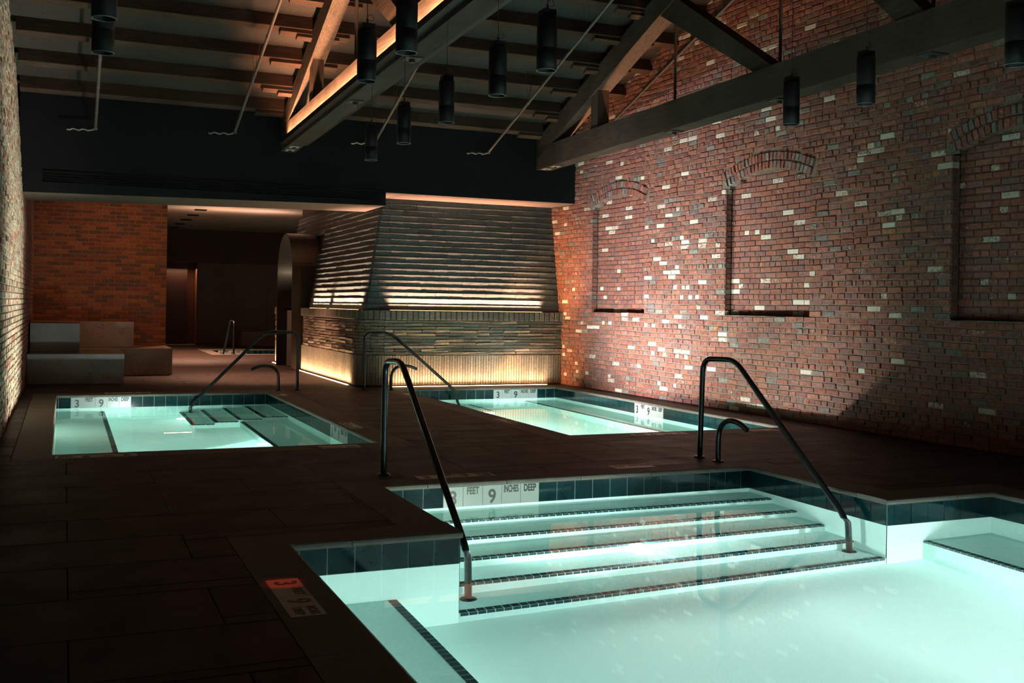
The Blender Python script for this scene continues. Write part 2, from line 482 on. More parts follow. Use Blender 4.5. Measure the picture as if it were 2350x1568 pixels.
# sills and arch soffits
for n, (a, b) in enumerate(NICHE):
    mb.quad(rp(a,NZ0,-.014), rp(b,NZ0,-.014), rp(b,NZ0,-ND-.02), rp(a,NZ0,-ND-.02))
    ch = b-a; R = (ch*ch/4 + RISE*RISE)/(2*RISE); cz = NZ1+RISE-R; c = (a+b)/2
    th = math.asin(ch/2/R); K = 24
    for ring in range(2):
        r0 = R + ring*0.114
        nb = int((2*th*(r0+.05))/0.071)
        for k in range(nb):
            t = -th + (k+.5)*2*th/nb
            d = Vector((0, math.sin(t), math.cos(t)))        # radial
            Ud = (UR*math.cos(t) - Z_*math.sin(t)); Vd = (UR*math.sin(t) + Z_*math.cos(t))
            y = c + math.sin(t)*(r0+.054); zz = cz + math.cos(t)*(r0+.054)
            r = rnd.random()
            col = (*(GREY[rnd.randrange(3)] if r < .3 else PAL[rnd.randrange(8)]), 0.46 if r > .86 else 0.2)
            items.append((rp(y, zz, -0.045+rnd.uniform(0,.012)), -Ud, Vd, WR, 2*th*r0/nb-0.012, 0.103, 0.115, col))
    for k in range(K):
        t0 = -th+2*th*k/K; t1 = -th+2*th*(k+1)/K
        f = lambda t, w, rr: rp(c+math.sin(t)*rr, cz+math.cos(t)*rr, w)
        mb.quad(f(t0,-.012,R+.006), f(t1,-.012,R+.006), f(t1,-ND-.02,R+.006), f(t0,-ND-.02,R+.006))
        mb.quad(f(t1,-.012,R+.006), f(t0,-.012,R+.006), f(t0,-.012,R+.24), f(t1,-.012,R+.24))
C.objects.link(wr); tag(wr, kind='structure')
me = mb.mesh('wall_right'); me.materials.append(M['mortar'])
bpy.data.objects.remove(wr); wr = link('wall_right', me); tag(wr, kind='structure')
lay(items, 'brick', wr, M['brick'], jit=0.035)

# ================================================================== LEFT WALL (rough near part, smoother beyond the header)
XL = lambda z: -0.55 - max(0, z-2.4)*0.055
mb = MB(); items = []; row = 0; z = 0.0; rnd = random.Random(11)
GW = [(0.252,0.217,0.154),(0.21,0.189,0.14),(0.294,0.266,0.196),(0.238,0.154,0.105),(0.266,0.21,0.154),(0.189,0.175,0.14)]
while z < 7.9:
    mb.quad((XL(z)-.014,-6.6,z),(XL(z)-.014,34.2,z),(XL(z+CH)-.014,34.2,z+CH),(XL(z+CH)-.014,-6.6,z+CH))
    u = 9.5 - (0.1 if row % 2 else 0)
    while u < 21.6:
        l = 0.213 if row % 6 != 3 else 0.108
        uc = u+l/2
        near = uc < 16.3
        if (near and z < z_deck(uc)) or (not near and z < 3.6):
            if near:
                col = (*(GW[rnd.randrange(6)] if rnd.random() < .8 else PAL[rnd.randrange(8)]), rnd.choice((0.35,0.45,0.5)))
                j = rnd.uniform(-.004,.008)
            else:
                col = (*PAL[rnd.randrange(8)], 0.2); j = rnd.uniform(-.001,.002)
            items.append((Vector((XL(z)-0.04+j, uc, z+CH/2)), Y_, Z_, X_, l-0.010, CH-0.011, 0.08, col))
        u += l
    z += CH; row += 1
wl = mb.build('wall_left', M['mortar']); tag(wl, kind='structure')
lay(items, 'brick', wl, M['brick'], jit=0.02)

# ================================================================== FAR BRICK WALL behind the bench
mb = MB(); mb.quad((-.6,21.55,0),(1.83,21.55,0),(1.83,21.55,3.6),(-.6,21.55,3.6))
mb.quad((1.83,21.55,0),(1.83,34.2,0),(1.83,34.2,3.6),(1.83,21.55,3.6))
wf = mb.build('wall_back', M['mortar_pale']); tag(wf, kind='structure')
items = []; z = 0.0; row = 0; rnd = random.Random(5)
while z < 3.58:
    u = -0.56 - (0.12 if row % 2 else 0)
    while u < 1.83:
        a_, e_ = max(u, -0.56), min(u+0.24, 1.835)
        if e_-a_ > .03:
            col = rnd.choice([(0.15,0.0475,0.0225),(0.13,0.04,0.02),(0.17,0.06,0.025),(0.1,0.035,0.02),(0.075,0.0375,0.0225)])
            items.append((Vector(((a_+e_)/2, 21.55-0.0, z+.0385)), X_, Z_, -Y_, e_-a_-.013, .077-.013, .02, (*col,0.2)))
        u += 0.24
    z += 0.077; row += 1
lay(items, 'brick', wf, M['brick_new'], jit=0.006, ch=(.01,.03,.1))

# ================================================================== FLOOR: pavers around four pools
POOLS = [
 dict(poly=[(-.10,9.9),(2.85,9.9),(2.85,16.03),(-.10,16.03)], rects=[(-.10,9.9,2.85,16.03)]),
 dict(poly=[(4.93,9.9),(7.74,9.9),(7.74,16.08),(4.93,16.08)], rects=[(4.93,9.9,7.74,16.08)]),
 dict(poly=[(1.17,.8),(6.5,.8),(6.5,5.85),(5.48,5.85),(5.48,7.5),(2.19,7.5),(2.19,5.85),(1.17,5.85)],
      rects=[(1.17,.8,6.5,5.85),(2.19,5.85,5.48,7.5)]),
 dict(poly=[(3.78,27.9),(7.6,27.9),(7.6,30.75),(3.78,30.75)], rects=[(3.78,27.9,7.6,30.75)]),
]
def minus(rs, h):
    out = []
    for (a,b,c,d) in rs:
        x0,y0,x1,y1 = max(a,h[0]),max(b,h[1]),min(c,h[2]),min(d,h[3])
        if x0 >= x1 or y0 >= y1: out.append((a,b,c,d)); continue
        if b < y0: out.append((a,b,c,y0))
        if y1 < d: out.append((a,y1,c,d))
        if a < x0: out.append((a,y0,x0,y1))
        if x1 < c: out.append((x1,y0,c,y1))
    return out
CW = 0.30
copes = []   # (pool index, rect, nose directions)
for pi, pl in enumerate(POOLS):
    P_ = pl['poly']; n = len(P_)
    pl['edges'] = []
    for i in range(n):
        a = Vector((*P_[i],0)); b = Vector((*P_[(i+1)%n],0)); pv = Vector((*P_[i-1],0)); nx = Vector((*P_[(i+2)%n],0))
        d = (b-a).normalized(); inn = Vector((-d.y, d.x, 0))          # inward normal of a CCW polygon
        convA = ((a-pv).cross(d)).z > 0; convB = (d.cross(nx-b)).z > 0
        pl['edges'].append((a, b, d, inn))
        horiz = abs(d.x) > .5
        s0 = 0.0; s1 = (b-a).length
        if horiz:
            if convA: s0 -= CW
            if convB: s1 += CW
        else:
            if not convA: s0 += CW
            if not convB: s1 -= CW
        k = max(1, round((s1-s0)/0.61))
        for j in range(k):
            t0 = s0+(s1-s0)*j/k; t1 = s0+(s1-s0)*(j+1)/k
            copes.append((pi, a, d, inn, t0, t1, horiz and not convB and j == k-1, horiz and not convA and j == 0))
def cope_rect(c):
    pi, a, d, inn, t0, t1, e1, e0 = c
    p = a+d*t0; q = a+d*t1-inn*CW
    return (min(p.x,q.x),min(p.y,q.y),max(p.x,q.x),max(p.y,q.y))
FL = [(-.58,-6.5,8.9,34.2)]
base = FL[:]
for pl in POOLS:
    for r in pl['rects']: base = minus(base, r)
mb = MB()
for (a,b,c,d) in base: mb.box(a,b,-.12,c,d,-.030)
floor = mb.build('floor', M['joint']); tag(floor, kind='structure')
holes = [r for pl in POOLS for r in pl['rects']] + [cope_rect(c) for c in copes]
# the drain strip along the left wall and the clad block stand on their own beds
BOXR = (4.42,16.62,9.0,24.0)
cells = []
y = -6.5; r_ = 0
while y < 34.2:
    hgt = 0.61 if y < 20 else 1.22
    x = -0.58 - (0.61 if r_ % 2 else 0)
    while x < 8.9:
        cells.append((max(x,-.58), y, min(x+1.22, 8.9), min(y+hgt,34.2))); x += 1.22
    y += hgt; r_ += 1
small = []; paves = []
for c in cells:
    rs = [c]
    for h in holes + [BOXR]: rs = minus(rs, h)
    for r in rs:
        if r[2]-r[0] > .012 and r[3]-r[1] > .012: paves.append(r)
paves.sort(key=lambda r: (0 if in_frame(((r[0]+r[2])/2,(r[1]+r[3])/2,0),300) else 1e4) + ((r[0]+r[2])/2)**2+((r[1]+r[3])/2)**2)
rest = MB()
for i, (a,b,c,d) in enumerate(paves):
    g_ = 0.003; dz = random.uniform(-.0008,.0004)
    if i < 290:
        m_ = MB(); m_.box(a+g_,b+g_,-.032,c-g_,d-g_,dz,ch=.002); m_.build('paver', M['paver'], floor)
    else: rest.box(a+g_,b+g_,-.032,c-g_,d-g_,dz)
if rest.v: rest.build('paving', M['paver'], floor)['kind'] = 'stuff'

# ================================================================== POOLS
txt_cache = {}
def text_mesh(s, size, m, sx=1.0, bold=0.0):
    k = (s, size, m.name, sx, bold)
    if k not in txt_cache:
        cu = bpy.data.curves.new('t', 'FONT'); cu.body = s; cu.size = size; cu.align_x = 'CENTER'; cu.align_y = 'CENTER'
        cu.offset = bold; cu.extrude = 0.0008
        ob = bpy.data.objects.new('t', cu); C.objects.link(ob); bpy.context.view_layer.update()
        me = bpy.data.meshes.new_from_object(ob.evaluated_get(bpy.context.evaluated_depsgraph_get()))
        bpy.data.objects.remove(ob); me.name = 'lettering'
        for v in me.vertices: v.co.x *= sx
        me.materials.clear(); me.materials.append(m); txt_cache[k] = me
    return txt_cache[k]
def put_text(s, size, m, loc, U, V, parent, sx=1.0, bold=0.0):
    Wd = U.cross(V); me = text_mesh(s, size, m, sx, bold)
    mw = Matrix(((U.x,V.x,Wd.x,loc[0]),(U.y,V.y,Wd.y,loc[1]),(U.z,V.z,Wd.z,loc[2]),(0,0,0,1)))
    o = bpy.data.objects.new('lettering', me); C.objects.link(o)
    o.parent = parent; o.matrix_parent_inverse = Matrix.Identity(4); o.matrix_basis = mw
    return o
WORDS = ['3','FEET','9','INCHES','DEEP']
def pool_obj(i): return POOLS[i]['obj']
PL_LABEL = [
 'rectangular lit pool by the left brick wall, below the marble bench',
 'rectangular lit pool in front of the brick-clad block, beside the right wall',
 'large lit foreground pool with a wide flight of tile-edged steps',
 'small pool in the far back room, beyond the arched portal']
for i, pl in enumerate(POOLS):
    pl['obj'] = empty('pool', (pl['poly'][0][0], pl['poly'][0][1], 0), PL_LABEL[i], 'pool')

# coping stones: flat slab with a rounded nose over the tile band
def cope_mesh(c):
    pi, a, d, inn, t0, t1, e1, e0 = c
    g_ = 0.002; N_ = 0.018; T = 0.036
    prof = [(-CW+g_,-T),(N_-.004,-T),(N_,-T+.006),(N_+.001,-.018),(N_-.004,-.006),(N_-.016,0),(-CW+g_,0)]
    t0e = t0+g_ - (N_ if e0 else 0); t1e = t1-g_ + (N_ if e1 else 0)
    b = MB(); vs = []
    for t in (t0e, t1e):
        for (u, z) in prof: vs.append(a + d*t + inn*u + Z_*z)
    n = len(prof); fs = [(k, (k+1)%n, n+(k+1)%n, n+k) for k in range(n)] + [tuple(range(n-1,-1,-1)), tuple(range(n,2*n))]
    b.add(vs, fs); return b
for c in copes:
    cope_mesh(c).build('coping_stone', M['coping'], pool_obj(c[0]))

MARK = {  # pool index -> list of (edge index, start along the edge from its far-left reading end)
}
def wall_marker(pi, origin, U, size=0.16):
    """five white tiles reading 3 FEET 9 INCHES DEEP, origin = left end at the band's bottom, U = reading direction"""
    par = pool_obj(pi); Wd = U.cross(Z_)
    for k, w in enumerate(WORDS):
        c = origin + U*(k*size)
        b = MB(); g_ = .0016
        p0 = c+U*g_; p1 = c+U*(size-g_)
        zb, zt = WZ-.012, CT-.001
        pts = [p0,p1]; 
        fr = [p+Wd*.009 for p in pts]; 
        vs = [Vector((q.x,q.y,z_)) for q in (p0,p1,fr[1],fr[0]) for z_ in (zb,zt)]
        b.add(vs, [(0,2,3,1),(2,4,5,3),(4,6,7,5),(6,0,1,7),(1,3,5,7),(0,6,4,2)])
        o = b.build('depth_marker_tile', M['marker'], par)
        mid = c + U*(size/2) + Wd*.0095
        if w in '39':
            put_text(w, .150, M['ink'], (mid.x,mid.y,(zb+zt)/2-.010), U, Z_, o, .90, .0030)
        else:
            put_text(w, .076, M['ink'], (mid.x,mid.y,zt-.036), U, Z_, o, {'FEET':.64,'INCHES':.48,'DEEP':.62}[w], .0026)
# reading directions: seen from inside the pool
wm = {0: [(Vector((.098,16.03,0)), X_), (Vector((2.85,11.90,0)), -Y_)],
      1: [(Vector((6.58,16.08,0)), X_), (Vector((7.74,13.40,0)), -Y_)],
      2: [(Vector((2.668,7.5,0)), X_)],
      3: [(Vector((4.05,30.75,0)), X_)]}
skip = {}
for pi, lst in wm.items():
    for (o_, U) in lst:
        wall_marker(pi, o_, U)
        skip.setdefault(pi, []).append((o_, U, o_+U*.8))

def tile_rows(pi):
    pl = POOLS[pi]; par = pl['obj']; out = []
    for (a, b, d, inn) in pl['edges']:
        Ln = (b-a).length; hs = []
        for (o_, U, e_) in skip.get(pi, []):
            if abs((o_-a).dot(inn)) < .02 and abs(U.dot(d)) > .9:
                s = sorted([(o_-a).dot(d), (e_-a).dot(d)]); hs.append((s[0], s[1]))
        # start the pitch from the marker so that tiles meet it whole
        ph = hs[0][0] % .16 if hs else 0
        cuts = [(t0, t1) for (t0, t1) in spans(0, Ln, hs)]
        for (t0, t1) in cuts:
            n0 = math.floor((t0-ph)/.16+1e-6)
            k = n0
            while True:
                u0 = max(t0, ph+k*.16); u1 = min(t1, ph+(k+1)*.16)
                if u0 >= t1-1e-6: break
                if u1-u0 > .02: out.append((a, d, inn, u0, u1))
                k += 1
    return out
for pi, pl in enumerate(POOLS):
    par = pl['obj']; bm_ = MB(); zf = WZ-1.15
    for (a, b, d, inn) in pl['edges']:
        # grout bed behind the band, then the plaster wall below the water line
        q = lambda p, z_, w: (p.x+inn.x*w, p.y+inn.y*w, z_)
        bm_.quad(q(a,WZ-.02,.004), q(b,WZ-.02,.004), q(b,zf,.004), q(a,zf,.004))
    for r in pl['rects']: bm_.quad((r[0],r[1],zf),(r[2],r[1],zf),(r[2],r[3],zf),(r[0],r[3],zf))
    bm_.build('basin', M['basin_wall'], par)
    gb = MB()
    for (a, b, d, inn) in pl['edges']:
        q = lambda p, z_, w: (p.x+inn.x*w, p.y+inn.y*w, z_)
        gb.quad(q(a,CT+.01,.002), q(b,CT+.01,.002), q(b,WZ-.02,.002), q(a,WZ-.02,.002))
    gb.build('grout_bed', M['grout'], par)
    tiles = tile_rows(pi)
    tiles.sort(key=lambda t: (t[0]+t[1]*t[3]).length)
    for (a, d, inn, u0, u1) in tiles:
        g_ = .0018; p0 = a+d*(u0+g_); p1 = a+d*(u1-g_); b = MB(); th = random.uniform(.006,.008)
        zb, zt = WZ-.013, CT-.002
        vs = [Vector((q.x,q.y,z_)) for q in (p0,p1,p1+inn*th-d*.001,p0+inn*th+d*.001) for z_ in (zb,zt)]
        b.add(vs, [(0,1,3,2),(2,3,5,4),(4,5,7,6),(6,7,1,0),(1,7,5,3),(0,2,4,6)])
        b.build('waterline_tile', M['tile'], par)
    w = MB()
    for r in pl['rects']: w.quad((r[0],r[1],WZ),(r[2],r[1],WZ),(r[2],r[3],WZ),(r[0],r[3],WZ))
    wo = w.build('water', M['water'], par); water_set.objects.link(wo)
for co in water_set.collection_objects: co.light_linking.link_state = 'EXCLUDE'

# steps and benches under water
def solid(pi, name, x0,y0,x1,y1,zt):
    b = MB(); b.box(x0,y0,WZ-1.16,x1,y1,zt); return b.build(name, M['basin'], pool_obj(pi))
def nosing(pi, p0, p1, out, z):
    """row of two-inch edge tiles; out = direction the riser faces"""
    p0 = Vector((*p0,z)); p1 = Vector((*p1,z)); out = Vector((*out,0)); d = (p1-p0).normalized(); n = round((p1-p0).length/.0575)
    pt = (p1-p0).length/n; res = []
    for k in range(n):
        a = p0+d*(k*pt+.003); b_ = p0+d*((k+1)*pt-.003)
        res.append((a, b_, out))
    return res
def build_nosings(pi, rows):
    allp = [t for r in rows for t in r]; par = pool_obj(pi)
    allp.sort(key=lambda t: (t[0]-Vector((0,0,H))).length)
    def geo(b, t):
        a, e, o = t
        T = .052; th = .003
        # tile on the tread
        vs = [a-o*T, e-o*T, e, a]; vs = [v for v in vs]+[v+Z_*th for v in vs]
        b.add(vs, [(4,5,6,7),(0,1,5,4),(1,2,6,5),(2,3,7,6),(3,0,4,7)])
        vs = [a-Z_*.003, e-Z_*.003, e-Z_*.05, a-Z_*.05]; vs = vs+[v+o*th for v in vs]
        b.add(vs, [(4,5,6,7),(0,1,5,4),(1,2,6,5),(2,3,7,6),(3,0,4,7)])
    for t in allp[:290]:
        b = MB(); geo(b, t); b.build('nosing_tile', M['nosing'], par)
    if allp[290:]:
        b = MB()
        for t in allp[290:]: geo(b, t)
        b.build('nosing_tiles', M['nosing'], par)['kind'] = 'stuff'
rows = []
for k in range(5):
    zt = WZ-.2*(k+1); y1 = 7.5-.33*k; y0 = y1-.33
    solid(2, 'step', 2.19, y0, 5.48, y1, zt); rows.append(nosing(2, (2.2,y0), (5.47,y0), (0,-1), zt))
solid(2, 'bench_seat', 1.17,.8,1.80,5.85, WZ-.62); rows.append(nosing(2, (1.80,.85), (1.80,5.84), (1,0), WZ-.62))
solid(2, 'bench_seat', 5.82,.8,6.5,5.85, WZ-.62); rows.append(nosing(2, (5.82,.85), (5.82,5.84), (-1,0), WZ-.62))
build_nosings(2, rows)
rows = []
solid(0, 'bench_seat', -.10,9.9,.54,16.03, WZ-.45); rows.append(nosing(0, (.54,9.95),(.54,16.0),(1,0),WZ-.45))
for k, x in enumerate((2.5,2.18,1.87,1.57)):
    x1 = (2.85,2.5,2.18,1.87)[k]; zt = WZ-.2*(k+1)
    solid(0, 'step', x,14.4,x1,16.03, zt)
    rows.append(nosing(0,(x,14.4),(x,16.0),(-1,0),zt)); rows.append(nosing(0,(x,14.4),(x1,14.4),(0,-1),zt))
solid(0, 'bench_seat', 2.2,9.9,2.85,14.4, WZ-.6); rows.append(nosing(0,(2.2,9.95),(2.2,14.4),(-1,0),WZ-.6))
build_nosings(0, rows)
rows = []
for k, x in enumerate((5.25,5.55,5.87,6.17)):
    x0 = (4.93,5.25,5.55,5.87)[k]; zt = WZ-.2*(k+1)
    solid(1, 'step', x0,15.0,x,16.08, zt)
    rows.append(nosing(1,(x,15.0),(x,16.05),(1,0),zt)); rows.append(nosing(1,(x0,15.0),(x,15.0),(0,-1),zt))
solid(1, 'bench_seat', 7.15,9.9,7.74,16.08, WZ-.45); rows.append(nosing(1,(7.15,9.95),(7.15,16.05),(-1,0),WZ-.45))
build_nosings(1, rows)
for (pi, loc, n_) in FIX:
    b = MB(); b.lathe(loc, [(0.0,.012),(.038,.012)], 20, n_); b.lathe(loc, [(.038,.014),(.052,.012),(.055,0)], 20, n_)
    b.build('underwater_light', M['fixture'], pool_obj(pi))

# deck markers
def deck_tiles(x0, y0, U, V, words, sz, m, im):
    o_ = Vector((x0,y0,0))
    for k, w in enumerate(words):
        p = o_ + U*(k*sz); q = p + U*(sz-.003) + V*(sz-.003)
        b = MB(); b.box(min(p.x,q.x),min(p.y,q.y),-.01,max(p.x,q.x),max(p.y,q.y),.0022,ch=.001)
        o = b.build('depth_marker_tile', m, floor)
        c = (p+q)/2
        if w in ('3','9'): put_text(w, sz*.92, im, (c.x,c.y,.003), U, V, o, .95, .003)
        elif w == 'NO DIVING':
            put_text('NO', sz*.36, im, (c+V*sz*.2).to_tuple()[:2]+(.003,), U, V, o, .9, .001)
            put_text('DIVING', sz*.36, im, (c-V*sz*.2).to_tuple()[:2]+(.003,), U, V, o, .7, .001)
        elif w == 'ID':
            put_text('INCHES', sz*.36, im, (c+V*sz*.2).to_tuple()[:2]+(.003,), U, V, o, .62, .001)
            put_text('DEEP', sz*.36, im, (c-V*sz*.2).to_tuple()[:2]+(.003,), U, V, o, .85, .001)
        else: put_text(w, sz*.40, im, (c+V*sz*.2).to_tuple()[:2]+(.003,), U, V, o, .85, .0012)
DM, IM = M['deck_marker'], M['ink_deck']
M4 = ['3','FEET','9','ID']
deck_tiles(.912,5.115,-Y_,X_,M4,.16,DM,IM)                   # foreground pool, left side
deck_tiles(2.55,7.70,X_,Y_,M4,.16,DM,IM)                     # foreground pool, far side
deck_tiles(4.29,7.70,X_,Y_,['NO','DIVING'],.19,DM,IM)
deck_tiles(.60,9.80,-X_,-Y_,M4,.165,DM,IM)                   # left pool, near side
deck_tiles(2.60,9.80,-X_,-Y_,['NO','DIVING'],.19,DM,IM)
deck_tiles(.55,16.20,X_,Y_,M4,.16,DM,IM)
deck_tiles(3.02,11.1,Y_,-X_,M4,.15,DM,IM)
deck_tiles(3.02,15.3,Y_,-X_,['NO','DIVING'],.15,DM,IM)
deck_tiles(4.75,11.6,-Y_,X_,M4,.15,DM,IM)
deck_tiles(4.75,15.3,-Y_,X_,['NO','DIVING'],.15,DM,IM)
deck_tiles(6.25,9.80,-X_,-Y_,M4,.165,DM,IM)
deck_tiles(7.45,9.80,-X_,-Y_,['NO','DIVING'],.19,DM,IM)
# unseen red spot added overhead for the red glow on the first marker tile
lamp('red_tile_spot','SPOT',(.985,5.05,2.6),70,(1.0,0.04,0.02),.01,(0,0,-1),5.5,.8)

# ================================================================== RAILS AND SPOUTS
def handrail(pts, label, base2=None, r=.024):
    p0 = Vector(pts[0]); o = empty('handrail', p0, label, 'handrail', 'dark handrails into the pools')
    b = MB(); b.tube(fillet(pts, .13, 7), r, 14); b.build('rail_tube', M['rail'], o)
    for q in [p0] + ([Vector(base2)] if base2 else []):
        f = MB(); f.lathe((q.x,q.y,q.z), [(0,.014),(.030,.014),(.052,.010),(.056,.0)], 22); f.build('base_plate', M['rail'], o)
def spout(p, d, label, h=.385, reach=.42):
    p = Vector(p); d = Vector(d).normalized()
    o = empty('grab_rail', p, label, 'grab rail', 'short curved grab rails')
    pts = [p, p+Z_*(h*.55), p+Z_*(h*.80)+d*.03, p+Z_*(h*.95)+d*.10, p+Z_*h+d*.20, p+Z_*(h*.97)+d*.31, p+Z_*(h*.86)+d*reach]
    q = []
    for i in range(len(pts)-1):      # Catmull-Rom
        a,b,c,e = pts[max(i-1,0)],pts[i],pts[i+1],pts[min(i+2,len(pts)-1)]
        for k in range(5):
            t = k/5; q.append(.5*((2*b)+(c-a)*t+(2*a-5*b+4*c-e)*t*t+(3*b-a-3*c+e)*t**3))
    q.append(pts[-1])
    b = MB(); b.tube(q, .023, 14); b.build('rail_tube', M['rail'], o)
    f = MB(); f.lathe((p.x,p.y,0), [(0,.014),(.030,.014),(.050,.010),(.054,.0)], 22); f.build('base_plate', M['rail'], o)
S5 = WZ-1.0
handrail([(2.34,7.99,0),(2.34,7.99,.905),(2.34,7.56,.925),(2.34,6.10,-.20),(2.34,6.08,S5)],
         'tall dark handrail at the left side of the foreground steps', (2.34,6.08,S5))
handrail([(5.36,8.09,0),(5.36,8.06,.905),(5.36,7.57,.920),(5.36,6.12,-.20),(5.36,6.10,S5)],
         'tall dark handrail at the right side of the foreground steps', (5.36,6.10,S5))
handrail([(3.34,16.20,0),(3.34,16.20,.905),(2.82,16.12,.905),(1.72,15.95,-.17),(1.71,15.94,WZ-.8)],
         'dark handrail at the far corner of the left pool', (1.71,15.94,WZ-.8))
handrail([(4.34,16.0,0),(4.34,16.0,.905),(4.76,15.97,.905),(5.86,15.88,-.05),(5.90,15.87,WZ-.8)],
         'dark handrail at the far left corner of the pool before the brick-clad block', (5.90,15.87,WZ-.8))
handrail([(4.05,27.75,0),(4.05,27.75,.86),(4.02,28.3,.86),(3.98,29.3,WZ),(3.98,29.32,WZ-.6)],
         'small distant handrail at the pool in the back room', r=.026)
spout((5.366,7.806,0), (0,-1,0), 'short curved dark grab rail at the right corner of the foreground steps')
spout((3.045,16.19,0), (-1,0,0), 'short curved dark grab rail behind the left pool')
spout((4.765,15.92,0), (1,0,0), 'short curved dark grab rail close to the brick-clad block')

# ================================================================== BRICK-CLAD BLOCK
BX = empty('brick_clad_block', (4.42,16.6,0), 'battered dark brick-clad block with a glowing ledge, between the pools and the red brick wall', 'wall')
FX0, FY, SX, YE = 4.84, 16.60, 4.42, 24.0
def path_lower(off):
    """outline from the right wall along the front, round the corner, along the side; off = inwards"""
    pts = []; rad = .42
    pts.append((8.12, FY+off)); pts.append((SX+rad, FY+off))
    for k in range(1, 9):
        a = k/8*PI/2
        pts.append((SX+rad-(rad-off)*math.sin(a), FY+rad-(rad-off)*math.cos(a)))
    pts.append((SX+off, YE)); return [Vector((x,y,0)) for x,y in pts]
def path_upper(off):
    rad = .03; x0 = SX+off; y0 = FY+off
    pts = [(8.12,y0),(x0+rad,y0),(x0,y0+rad),(x0,YE)]
    return [Vector((x,y,0)) for x,y in pts]
def walk(pts):
    s = [0]
    for i in range(len(pts)-1): s.append(s[-1]+(pts[i+1]-pts[i]).length)
    def at(t):
        t = max(0, min(s[-1], t))
        for i in range(len(pts)-1):
            if t <= s[i+1]+1e-9:
                d = (pts[i+1]-pts[i]).normalized(); return pts[i]+d*(t-s[i]), d
        return pts[-1], d
    return s[-1], at
PORT = (21.20, 22.88)     # portal opening along y
def pieces(pathf, off, z, h, ln, gap, dep, colf, rnd, phase=0, portal=True, jit=.004, clip=None):
    pts_ = pathf(off); tot, at = walk(pts_); out = []
    sf_ = (pts_[1]-pts_[0]).length; sa_ = tot-(pts_[-1]-pts_[-2]).length
    u = -phase
    while u < tot-.01:
        a_ = max(u,0); e = min(u+ln, tot)
        # long pieces stop at the ends of the straight runs; the rounded corner is laid in short ones
        if ln > .2:
            if a_ < sf_-.001: e = min(e, sf_)
            elif a_ < sa_-.001: e = min(a_+.115, sa_)
            if sf_-e < .1 and e < sf_: e = sf_
            if e > a_: u = e-ln
        if e-a_ > min(ln*.2,.01):
            p0, d0 = at(a_); p1, d1 = at(e); c = (p0+p1)/2; d = (p1-p0).normalized()
            n = Vector((d.y,-d.x,0)); n = -n if n.dot(Vector((-1,-1,0))) < 0 else n
            if not (portal and z < 2.74 and c.x < 5.2 and PORT[0]-.02 < c.y < PORT[1]+.02):
                j = rnd.uniform(-jit, jit)
                out.append((Vector((c.x,c.y,z+h/2))+n*(j-dep/2), -d, Z_, n, (p1-p0).length-gap, h-gap, dep, colf()))
        u += ln
    return out
rnd = random.Random(21)
def shade(lo, hi, tint): 
    def f():
        k = rnd.uniform(lo, hi); return (tint[0]*k, tint[1]*k, tint[2]*k, 0.1)
    return f
QC = [rnd.uniform(.75,1.2) for _ in range(6)]
def qshade(t):
    return lambda: tuple(x*QC[rnd.randrange(6)] for x in t[:1])*3 + (0.1,) if False else (lambda k: (t[0]*k,t[1]*k,t[2]*k,0.1))(QC[rnd.randrange(6)])
# cores
b = MB()
def extrude(b, pts, z0, z1):
    n = len(pts)
    for i in range(n-1):
        p, q = pts[i], pts[i+1]; b.quad((q.x,q.y,z0),(p.x,p.y,z0),(p.x,p.y,z1),(q.x,q.y,z1))
extrude(b, path_lower(.035), 0, 1.20)
zz = 1.2
for k in range(21):
    extrude(b, path_upper(.15+.0195*k+.05), 1.27+.1*k, 1.37+.1*k)
extrude(b, path_upper(.58), 3.3, 3.62)
tot = path_lower(.0); b.add([(p.x,p.y,1.262) for p in path_lower(.01)]+[(8.12,YE,1.262)], [tuple(range(len(path_lower(.01))+1))])
b.build('core', M['cladcore'], BX)
